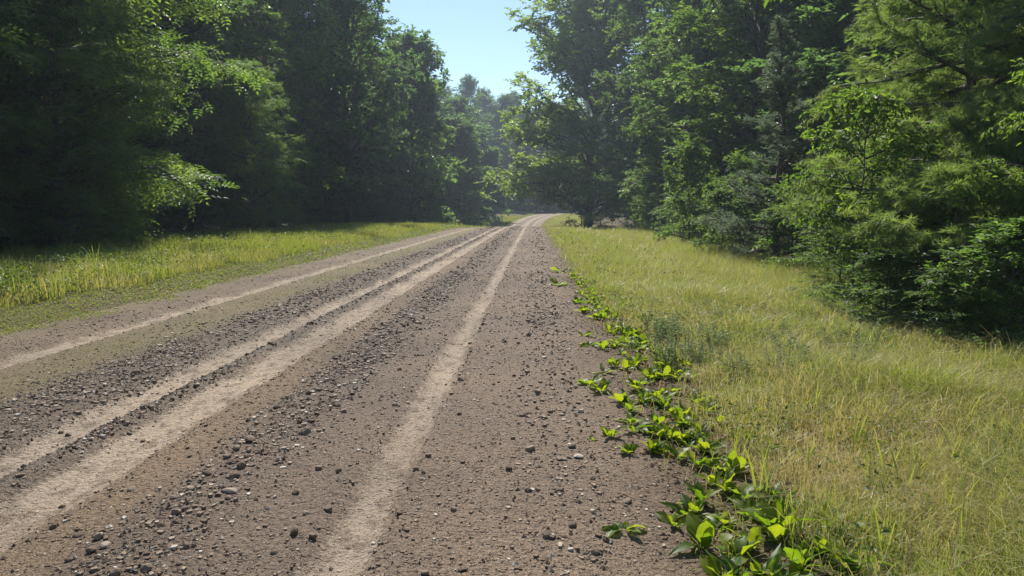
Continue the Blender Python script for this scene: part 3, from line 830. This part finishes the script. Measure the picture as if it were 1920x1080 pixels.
def right_grass():
    r = rng(61)
    parts = []
    for y0, y1, dens, wid in ((1.5, 3.6, 8100, .0028), (3.6, 6.5, 4900, .0036), (6.5, 12, 2700, .005), (12, 22, 2000, .008), (22, 45, 800, .014), (45, 150, 150, .03)):
        lo, hi = .6, min(y1 * .85 + 1.0, 8.5)
        n = int(dens * (hi - lo) * (y1 - y0))
        la = r.uniform(lo, hi, n); y = r.uniform(y0, y1, n)
        edge = np.interp(y, [1, 2.5, 4, 6, 9, 14, 20, 40, 60, 150], [1.15, 1.05, 1.0, 1.08, .98, .9, .85, .8, .8, .8]) + (vnoise(y * 0, y, .5, 21) - .5) * .3
        tree = np.interp(y, [0, 6, 10, 20, 33, 60, 150], [5.6, 5.0, 5.6, 7.6, 8, 7, 8])
        thin = .12 + 1.25 * vnoise(la, y, .3, 22) ** 1.3 + .25 * vnoise(la, y, 1.2, 26)
        keep = (r.random(n) < np.clip((la - edge + .12) / .45, .06, 1) * thin * (la > .62)) & (la < tree + r.uniform(0, 1.5, n))
        la, y = la[keep], y[keep]; n = len(la)
        x = la + xc(y)
        big = vnoise(x, y, 2.6, 23); sm = vnoise(x, y, .6, 24)
        L = (.09 + .15 * big + .15 * sm ** 1.5) * r.uniform(.5, 1.3, n)
        L *= np.clip(.55 + (la - edge[keep]) * .5, .5, 1.15)
        L *= 1 + .5 * np.clip((la - 3.8) / 1.5, 0, 1)
        lean = np.abs(r.normal(.75, .45, n))
        dry = np.clip(.56 - .22 * np.exp(-((y - 3.8) / 2.2) ** 2) * (la < 2.6) + .6 * (big - .5) + .5 * (sm - .5), .05, 1)
        var = np.clip(dry + .5 * (vnoise(x, y, .22, 25) - .5) + r.normal(0, .2, n), 0, 1)
        st = r.random(n) < .14
        var = np.where(st, r.uniform(0, .2, n), var); lean = np.where(st, lean + .5, lean); L = np.where(st, L * 1.35, L)
        P = np.stack([x, y, gz(x, y)], -1)
        parts.append(blades(P, L, wid * r.uniform(.7, 1.3, n), lean, var, r, y0 > 11))
    return np_mesh('grass', *(lambda j: (j[0], j[1], M['grass'], j[2]))(join(parts)))
tag(obj('grass', right_grass()), 'fine yellow-green meadow grass on the right verge', 'grass', kind='stuff')

def left_grass():
    r = rng(62)
    parts = []
    for y0, y1, dens, wid in ((4, 9, 1700, .006), (9, 16, 1000, .009), (16, 28, 800, .014), (28, 50, 380, .022), (50, 130, 100, .04)):
        lo, hi = -min(y1 * .95 + 1.2, 17), -6.0 + (1.7 if y1 > 60 else 0)
        n = int(dens * (hi - lo) * (y1 - y0))
        la = r.uniform(lo, hi, n); y = r.uniform(y0, y1, n)
        edge = -6.55 + slim(y) + (vnoise(y * 0, y, .7, 31) - .5) * .5
        bnd = np.interp(y, LB_Y, LB_X)
        keep = (la < edge) & (la > bnd - 1.0 - r.random(n) * 1.2) & (r.random(n) < .15 + 1.2 * vnoise(la, y, .4, 32))
        la, y = la[keep], y[keep]; n = len(la)
        x = la + xc(y)
        big = vnoise(x, y, 1.8, 33); sm = vnoise(x, y, .5, 34)
        L = (.10 + .15 * big + .26 * sm ** 2) * r.uniform(.45, 1.3, n)
        lean = np.abs(r.normal(.5, .35, n))
        var = np.clip(.62 + .6 * (big - .5) + .6 * (sm - .5) + r.normal(0, .2, n), 0, 1)
        var = np.where(r.random(n) < .1, r.uniform(0, .3, n), var)
        P = np.stack([x, y, gz(x, y)], -1)
        parts.append(blades(P, L, wid * r.uniform(.7, 1.3, n), lean, var, r, y0 > 11))
    return np_mesh('grass', *(lambda j: (j[0], j[1], M['grass'], j[2]))(join(parts)))
tag(obj('grass', left_grass()), 'tall bright grass on the low bank left of the road', 'grass', kind='stuff')

def low_cover():
    """short clover-like cover on the left shoulder, small moss between the tracks and scraps along the right edge"""
    r = rng(63)
    Ps = []
    for y0, y1, dens, sz in ((3.5, 9, 1500, .022), (9, 18, 700, .035), (18, 40, 200, .06), (40, 140, 35, .13)):
        n = int(dens * 1.5 * (y1 - y0))
        la = r.uniform(-6.9, -5.2, n); y = r.uniform(y0, y1, n)
        p = np.clip((-5.45 - la) / .35 + (vnoise(la, y, .35, 41) - .5) * 2.2, 0, 1)
        k = r.random(n) < p
        Ps.append((la[k] + slim(y[k]), y[k], np.full(k.sum(), sz)))
        n = int(dens * .5 * (y1 - y0))
        la = r.normal(-3.85, .22, n); y = r.uniform(y0, y1, n)
        k = r.random(n) < np.clip((vnoise(la, y, .6, 42) - .5) * 1.3, 0, 1)
        Ps.append((la[k], y[k], np.full(k.sum(), sz * .6)))
    n = 9000
    y = 1.8 + 40 * r.random(n) ** 2; la = r.normal(.95, .22, n)
    k = r.random(n) < np.clip((vnoise(la, y, .3, 43) - .35) * 1.6, 0, 1)
    Ps.append((la[k], y[k], .012 + .0012 * y[k]))
    la = np.concatenate([p[0] for p in Ps]); y = np.concatenate([p[1] for p in Ps]); s = np.concatenate([p[2] for p in Ps])
    n = len(la); x = la + xc(y)
    P = np.stack([x, y, np.maximum(gz(x, y), roadz(x, y)) + s * r.uniform(.1, 1.2, n)], -1)
    D = r.normal(0, 1, (n, 3)) * np.array([1, 1, .35]); Nn = np.array([0, 0, 1.]) + r.normal(0, .35, (n, 3))
    var = np.clip(.25 + .6 * vnoise(x, y, .7, 44) + r.normal(0, .15, n), 0, 1)
    S = s * r.uniform(.7, 1.4, n)
    return build_leaves('ground_cover', M['clover'], P, D, Nn, S, S * .8, var, T_DIAMOND)
tag(obj('ground_cover', low_cover()), 'low clover and moss creeping over the edges of the road', 'ground cover', kind='stuff')

def herbs():
    """small broad leaves of clover, vetch and seedlings mixed into the grass on both sides"""
    r = rng(64)
    Ps = []
    for y0, y1, n, sz in ((2, 5, 9000, .028), (5, 9, 9000, .034), (9, 18, 8000, .05), (18, 40, 5000, .085)):
        for side in (0, 1):
            y = r.uniform(y0, y1, n)
            la = r.uniform(1.1, 5.6, n) if side == 0 else np.interp(y, LB_Y, LB_X) + r.random(n) * (-6.6 - np.interp(y, LB_Y, LB_X))
            k = (vnoise(la, y, .35, 45 + side) * (.5 + vnoise(la, y, 1.5, 47)) > .55 + .1 * (side == 0)) & (np.abs(la) < y * .95 + 1)
            la, y = la[k], y[k]
            z = gz(la + xc(y), y) + r.random(len(y)) ** .6 * (.17 if side == 0 else .32)
            Ps.append(np.stack([la + xc(y), y, z, np.full(len(y), sz)], -1))
    Q = np.concatenate(Ps); n = len(Q)
    D = r.normal(0, 1, (n, 3)) * np.array([1, 1, .5]); Nn = np.array([0, 0, 1.]) + r.normal(0, .5, (n, 3))
    S = Q[:, 3] * r.uniform(.6, 1.3, n)
    var = np.clip(.1 + .7 * vnoise(Q[:, 0], Q[:, 1], .5, 48) + r.normal(0, .15, n), 0, 1)
    return build_leaves('meadow_herbs', M['herb'], Q[:, :3], D, Nn, S, S * .6, var, T_DIAMOND)
M['herb'] = leaf_mat('herb_leaf', [(0, (.05, .085, .022)), (.5, (.09, .14, .03)), (1, (.19, .24, .03))], trans=.45, tgain=(1.8, 1.7, .7), rough=.5, spec=.25)
tag(obj('meadow_herbs', herbs()), 'small leafy herbs mixed into the grass on both verges', 'herbs', kind='stuff')

# ------------------------------------------------------------------ broad-leaved weeds in a row along the road edge
def weed_leaf(seed, wid, curl, var, twist=.3, fold=.3):
    """a stalked oval leaf with a wavy nibbled edge, a sunken midrib and a drooping tip"""
    r = rng(seed)
    V, F, A = [], [], []
    n = 8
    for i in range(n):
        t = i / (n - 1)
        w = wid * (max(0, math.sin(math.pi * min(1, max(0, (t - .18) / .82)) ** .75)) ** .75 if t > .18 else 0) + .02
        if i == n - 1: w = .012
        z = curl * t ** 2.2
        tw = twist * t
        for v in (-1, -.5, 0, .5, 1):
            e = 1 + (r.uniform(-.22, .1) if abs(v) == 1 else 0)
            y = v * w * e
            zz = fold * abs(y) + .05 * math.sin(i * 2.1 + seed + v * 2.7) * abs(v)
            V.append((t + r.uniform(-.015, .015), y * math.cos(tw) - zz * math.sin(tw), z + zz * math.cos(tw) + y * math.sin(tw)))
            A.append(var + (.12 if v == 0 else 0) + r.uniform(-.08, .08) - (.2 if t < .15 else 0))
    for i in range(n - 1):
        for j in range(4):
            a = i * 5 + j
            F.append((a, a + 5, a + 6, a + 1))
    return np_mesh('leaf', np.array(V), np.array(F), M['weed'], np.array(A), smooth=True)
WL = [weed_leaf(*a) for a in ((1, .22, -.3, .5, .4), (2, .30, -.55, .8, -.5), (3, .17, -.15, .35, .2), (4, .27, -.8, 1.0, .6), (5, .20, -.4, .2, -.3), (6, .24, .1, .75, -.2),
                              (7, .14, -.5, .6, .7), (8, .31, -.25, .9, .1), (9, .19, -.9, .1, -.6))]
def weed(x, y, size, nl, label, group, r, upright=.6):
    t = thing('broadleaf_weed', label, 'weed', (x, y, float(max(gz(x, y), roadz(x, y) if x < 1.1 else -9))), r.uniform(0, 6.28), group)
    for i in range(nl):
        o = bpy.data.objects.new('leaf', WL[int(r.integers(9))])
        C.objects.link(o); o.parent = t
        az = i * 2.4 + r.uniform(-.5, .5)
        el = -math.radians(r.uniform(30, 85) * upright + 12)
        o.rotation_euler = (r.uniform(-.6, .6), el, az)
        s = size * r.uniform(.5, 1.05)
        o.scale = (s, s * r.uniform(.75, 1.25), s)
        o.location = (math.cos(az) * size * .06, math.sin(az) * size * .06, -.004)
    return t
r = rng(71)
lone = [(1170, 1000, .10, 7, 'small lone weed on the gravel beside the flat-topped stone', .25),
        (1145, 822, .10, 8, 'lone bushy weed on bare soil left of the leafy row', .7),
        (1112, 828, .05, 4, 'tiny weed seedling just left of the lone bushy weed', .7),
        (1105, 722, .13, 8, 'dark weed cluster on the soil farther up, left of the leafy row', .6),
        (1132, 700, .13, 5, 'weed with one bright yellowish leaf beside the dark weed cluster', .35),
        (1105, 648, .13, 7, 'weed patch left of the leafy row, above the dark weed cluster', .4),
        (1095, 628, .14, 6, 'flat weed patch on the soil at the upper left of the row', .3),
        (1050, 508, .22, 7, 'low weed patch on the right shoulder, farthest of the lone weeds', .3),
        (1048, 533, .2, 7, 'low weed patch on the right shoulder, second farthest of the lone weeds', .3),
        (1265, 985, .11, 6, 'weed with drooping leaves left of the big weeds at the bottom', .5),
        (1320, 1030, .13, 10, 'big bright weed at the left end of the bottom row', .85),
        (1385, 1040, .12, 10, 'bright weed second from the left in the bottom row', .8),
        (1450, 995, .16, 10, 'tallest broad-leaved weed with upright leaves near the bottom right', .95),
        (1500, 1065, .13, 10, 'bright weed at the bottom edge below the tallest weed', .9),
        (1590, 1070, .12, 9, 'weed at the right end of the bottom row', .8),
        (1560, 1000, .14, 6, 'thin upright weed right of the tallest weed', .9),
        (1375, 880, .12, 7, 'weed with yellow-green upright leaves where the leafy row thins out', .85),
        (1390, 930, .12, 7, 'slender weed just below the yellow-green upright one', .8)]
for px, py, s, nl, lab, upr in lone:
    p = at(px, py + 4)
    weed(p.x, p.y, s, nl, lab, None, r, upr)
rowc = lambda y: np.interp(y, [2.2, 2.7, 3.4, 4.2, 4.7, 6, 8.3, 11.7, 16], [1.0, .95, .84, .88, .86, 1.04, .84, .88, .85])
rows = lambda y: np.interp(y, [2.2, 2.7, 3.4, 4.7, 6, 8.3, 11.7], [.22, .19, .15, .19, .15, .14, .11])
count = 0
while count < 285:
    y = 2.3 + 13 * r.random() ** 1.3
    if r.random() > np.interp(y, [2.3, 3.0, 3.6, 4, 9.5, 11, 15], [.7, .5, .6, 1, 1, .7, .3]): continue
    if vnoise(y * 0, y, .33, 55) < .2: continue
    x = float(rowc(y) + r.normal(.02, rows(y) * 1.0))
    near = 'near' if y < 4.4 else 'middle' if y < 7 else 'far'
    lab = {'near': 'broad-leaved green weed in the nearer part of the leafy row along the road', 'middle': 'broad-leaved green weed in the thick middle of the leafy row along the road',
           'far': 'broad-leaved green weed in the far part of the leafy row along the road'}[near]
    weed(x, y, r.uniform(.06, .125), int(r.integers(6, 12)), lab, 'weeds in the ' + near + ' part of the leafy row', r, r.uniform(.6, .95))
    count += 1
# weeds dotted in the meadow
dots = [(1404, 678, .12), (1427, 715, .13), (1505, 765, .14), (1275, 570, .14), (1330, 600, .15), (1210, 600, .15), (1750, 640, .16), (1450, 470, .22), (1700, 870, .1), (1660, 770, .1), (1790, 700, .12), (1560, 700, .12), (1380, 560, .15), (1850, 960, .12), (1740, 960, .12)]
for px, py, s in dots:
    p = at(px, py + 8)
    weed(p.x, p.y, s, 5, 'small broad-leaved weed standing alone in the meadow grass', 'lone weeds in the meadow', r, .9)

# ------------------------------------------------------------------ silvery weeds and grass tufts in the meadow
def silver_mesh(seed):
    r = rng(seed)
    k = 9
    P, D = [], []
    st = []
    for s in range(k):
        b = r.normal(0, .05, 3) * np.array([1, 1, 0]); h = r.uniform(.16, .3); l = r.normal(0, .05, 2)
        st.append((np.array([b, b + [l[0] * .4, l[1] * .4, h * .55], b + [l[0], l[1], h]]), np.array([.003, .0022, .001])))
        for j in range(14):
            t = .3 + .7 * j / 14
            P.append(b + np.array([l[0] * t, l[1] * t, h * t])); a = j * 2.4
            D.append([math.cos(a), math.sin(a), .5])
    P = np.array(P); D = np.array(D); n = len(P)
    S = r.uniform(.03, .055, n)
    lm = build_leaves('leaves', M['silver'], P, D, np.array([0, 0, 1.]) + r.normal(0, .3, (n, 3)), S, S * .38, r.uniform(0, 1, n), T_DIAMOND)
    return tube_mesh('stems', M['silver'], st, 3), lm
SV = [silver_mesh(81 + i) for i in range(3)]
r = rng(83)
for i in range(46):
    p = at(r.uniform(1230, 1660), r.uniform(615, 720))
    if i < 4: p = at((1262, 1250, 1345, 1480)[i], (640, 632, 660, 655)[i])
    t = thing('grey_weed', 'silvery grey-green weed among the pale patch in the right meadow', 'weed', (p.x, p.y, float(gz(p.x, p.y))), r.uniform(0, 6), 'silvery weeds in the right meadow')
    s = r.uniform(.75, 1.25); t.scale = (s, s, s)
    a, b = SV[i % 3]
    tag(obj('stems', a, t), kind='stuff'); tag(obj('leaves', b, t), kind='stuff')

BL = []
for i, (le, v) in enumerate(((.25, .95), (.5, .85), (.12, 1.0))):
    rr = rng(90 + i)
    V = []
    n = 6
    for j in range(n):
        t = j / (n - 1)
        w = .02 * (1 - t) ** .6 * (1 if j else .6) + .0008
        V += [(le * t ** 2, -w, t - .25 * le * t ** 2), (le * t ** 2, w, t - .25 * le * t ** 2)]
    F = [(2 * j, 2 * j + 1, 2 * j + 3, 2 * j + 2) for j in range(n - 1)]
    BL.append(np_mesh('blade', np.array(V), np.array(F), M['grass'], np.full(len(V), v)))
def tuft(px, py, h, nb, lab, grp, r):
    p = at(px, py)
    t = thing('grass_tuft', lab, 'grass tuft', (p.x, p.y, float(gz(p.x, p.y)) - .01), r.uniform(0, 6), grp)
    for i in range(nb):
        o = bpy.data.objects.new('blade', BL[int(r.integers(3))])
        C.objects.link(o); o.parent = t
        s = h * r.uniform(.6, 1.1)
        o.scale = (s, s * r.uniform(.7, 1.2) * (.25 / max(h, .2)) ** .3, s)
        o.rotation_euler = (r.normal(0, .12), r.normal(.05, .12), r.uniform(0, 6.28))
        o.location = (r.normal(0, .018), r.normal(0, .018), 0)
    return t
for px, py, h, nb, lab in [(1383, 855, 0.27, 4, 'single upright bright grass tuft beside the thinning leafy row'),
        (1605, 880, 0.32, 5, 'bright arching grass tuft in the meadow right of the leafy row'),
        (1660, 905, 0.32, 7, 'left one of the tall bright grass tufts at lower right'),
        (1710, 905, 0.35, 8, 'middle one of the tall bright grass tufts at lower right'),
        (1780, 905, 0.34, 8, 'right one of the tall bright grass tufts at lower right'),
        (1880, 890, 0.34, 7, 'tall bright grass tuft near the right edge of the picture'),
        (1315, 580, .38, 5, 'thin tall grass tuft midway across the meadow'),
        (1640, 1030, .17, 6, 'bright grass tuft beside the bottom row of weeds'),
        (1880, 1040, .2, 8, 'bright grass tuft in the bottom right corner')]:
    tuft(px, py, h, nb, lab, None, r)
for k in range(48):
    px, py = r.uniform(1360, 1915), 560 + 500 * r.random() ** .8
    if px < 1230 + (py - 560) * .42: continue
    tuft(px, py, r.uniform(.16, .3), int(r.integers(5, 11)), 'small grass tuft rising above the fine grass of the right meadow', 'grass tufts in the right meadow', r)
for px, py, h, nb, lab in [(288, 455, .7, 14, 'tall yellow-green grass tuft left of the dark patches on the bank'),
        (420, 432, .8, 16, 'tall grass tuft against the dark trees, left of the middle of the bank'),
        (490, 430, .8, 16, 'tall grass tuft against the dark trees at the middle of the bank'),
        (555, 428, .8, 14, 'tall grass tuft against the dark trees, farthest right on the bank'),
        (370, 490, .6, 14, 'bright grass tuft on the bank near the road edge'),
        (180, 505, .5, 16, 'bright grass clump on the nearer bank'),
        (125, 490, .55, 5, 'few tall stalks standing out against the dark at the left'),
        (15, 505, .5, 6, 'bent stalks standing against the dark at the left edge'),
        (30, 570, .4, 14, 'bright grass clump on the bank at the left edge')]:
    tuft(px, py, h, nb, lab, None, r)

# ------------------------------------------------------------------ dead leaves and straw on the bare strip under the weeds
def litter():
    r = rng(95)
    n = 5200
    y = 1.9 + 12 * r.random(n) ** 1.6
    la = rowc(y) + r.normal(.02, .2, n)
    k = r.random(n) < .25 + vnoise(la, y, .25, 51); la, y = la[k], y[k]; n = len(la)
    P = np.stack([la, y, np.maximum(gz(la, y), roadz(la, y)) + r.uniform(.002, .012, n)], -1)
    D = r.normal(0, 1, (n, 3)) * np.array([1, 1, .25]); Nn = np.array([0, 0, 1.]) + r.normal(0, .4, (n, 3))
    S = r.uniform(.012, .05, n)
    return build_leaves('leaf_litter', M['litter'], P, D, Nn, S, S * np.where(r.random(n) < .5, .12, .5), r.random(n), T_DIAMOND)
M['litter'] = leaf_mat('dead_leaf', [(0, (.07, .045, .028)), (.5, (.15, .10, .06)), (1, (.30, .24, .16))], trans=.15, tgain=(1.2, 1.1, .9), rough=.8, spec=.15)
tag(obj('leaf_litter', litter()), 'brown dead leaves and straw on the soil under the leafy row', 'leaf litter', kind='stuff')

# ------------------------------------------------------------------ thin summer haze
def haze():
    a, z0, z1 = 3000.0, -4.0, 34.0
    V = np.array([[x, y, z] for z in (z0, z1) for y in (-a, a) for x in (-a, a)])
    F = np.array([[0, 2, 3, 1], [4, 5, 7, 6], [0, 1, 5, 4], [2, 6, 7, 3], [0, 4, 6, 2], [1, 3, 7, 5]])
    m, nt, N, L, out = new_mat('haze')
    v = N.new('ShaderNodeVolumePrincipled')
    v.inputs['Color'].default_value = (.70, .84, 1.0, 1)
    v.inputs['Density'].default_value = .0007
    v.inputs['Anisotropy'].default_value = .4
    L.new(v.outputs[0], out.inputs['Volume'])
    return np_mesh('haze', V, F, m)
tag(obj('haze', haze()), 'thin pale haze in the air over the road', 'haze', kind='stuff')
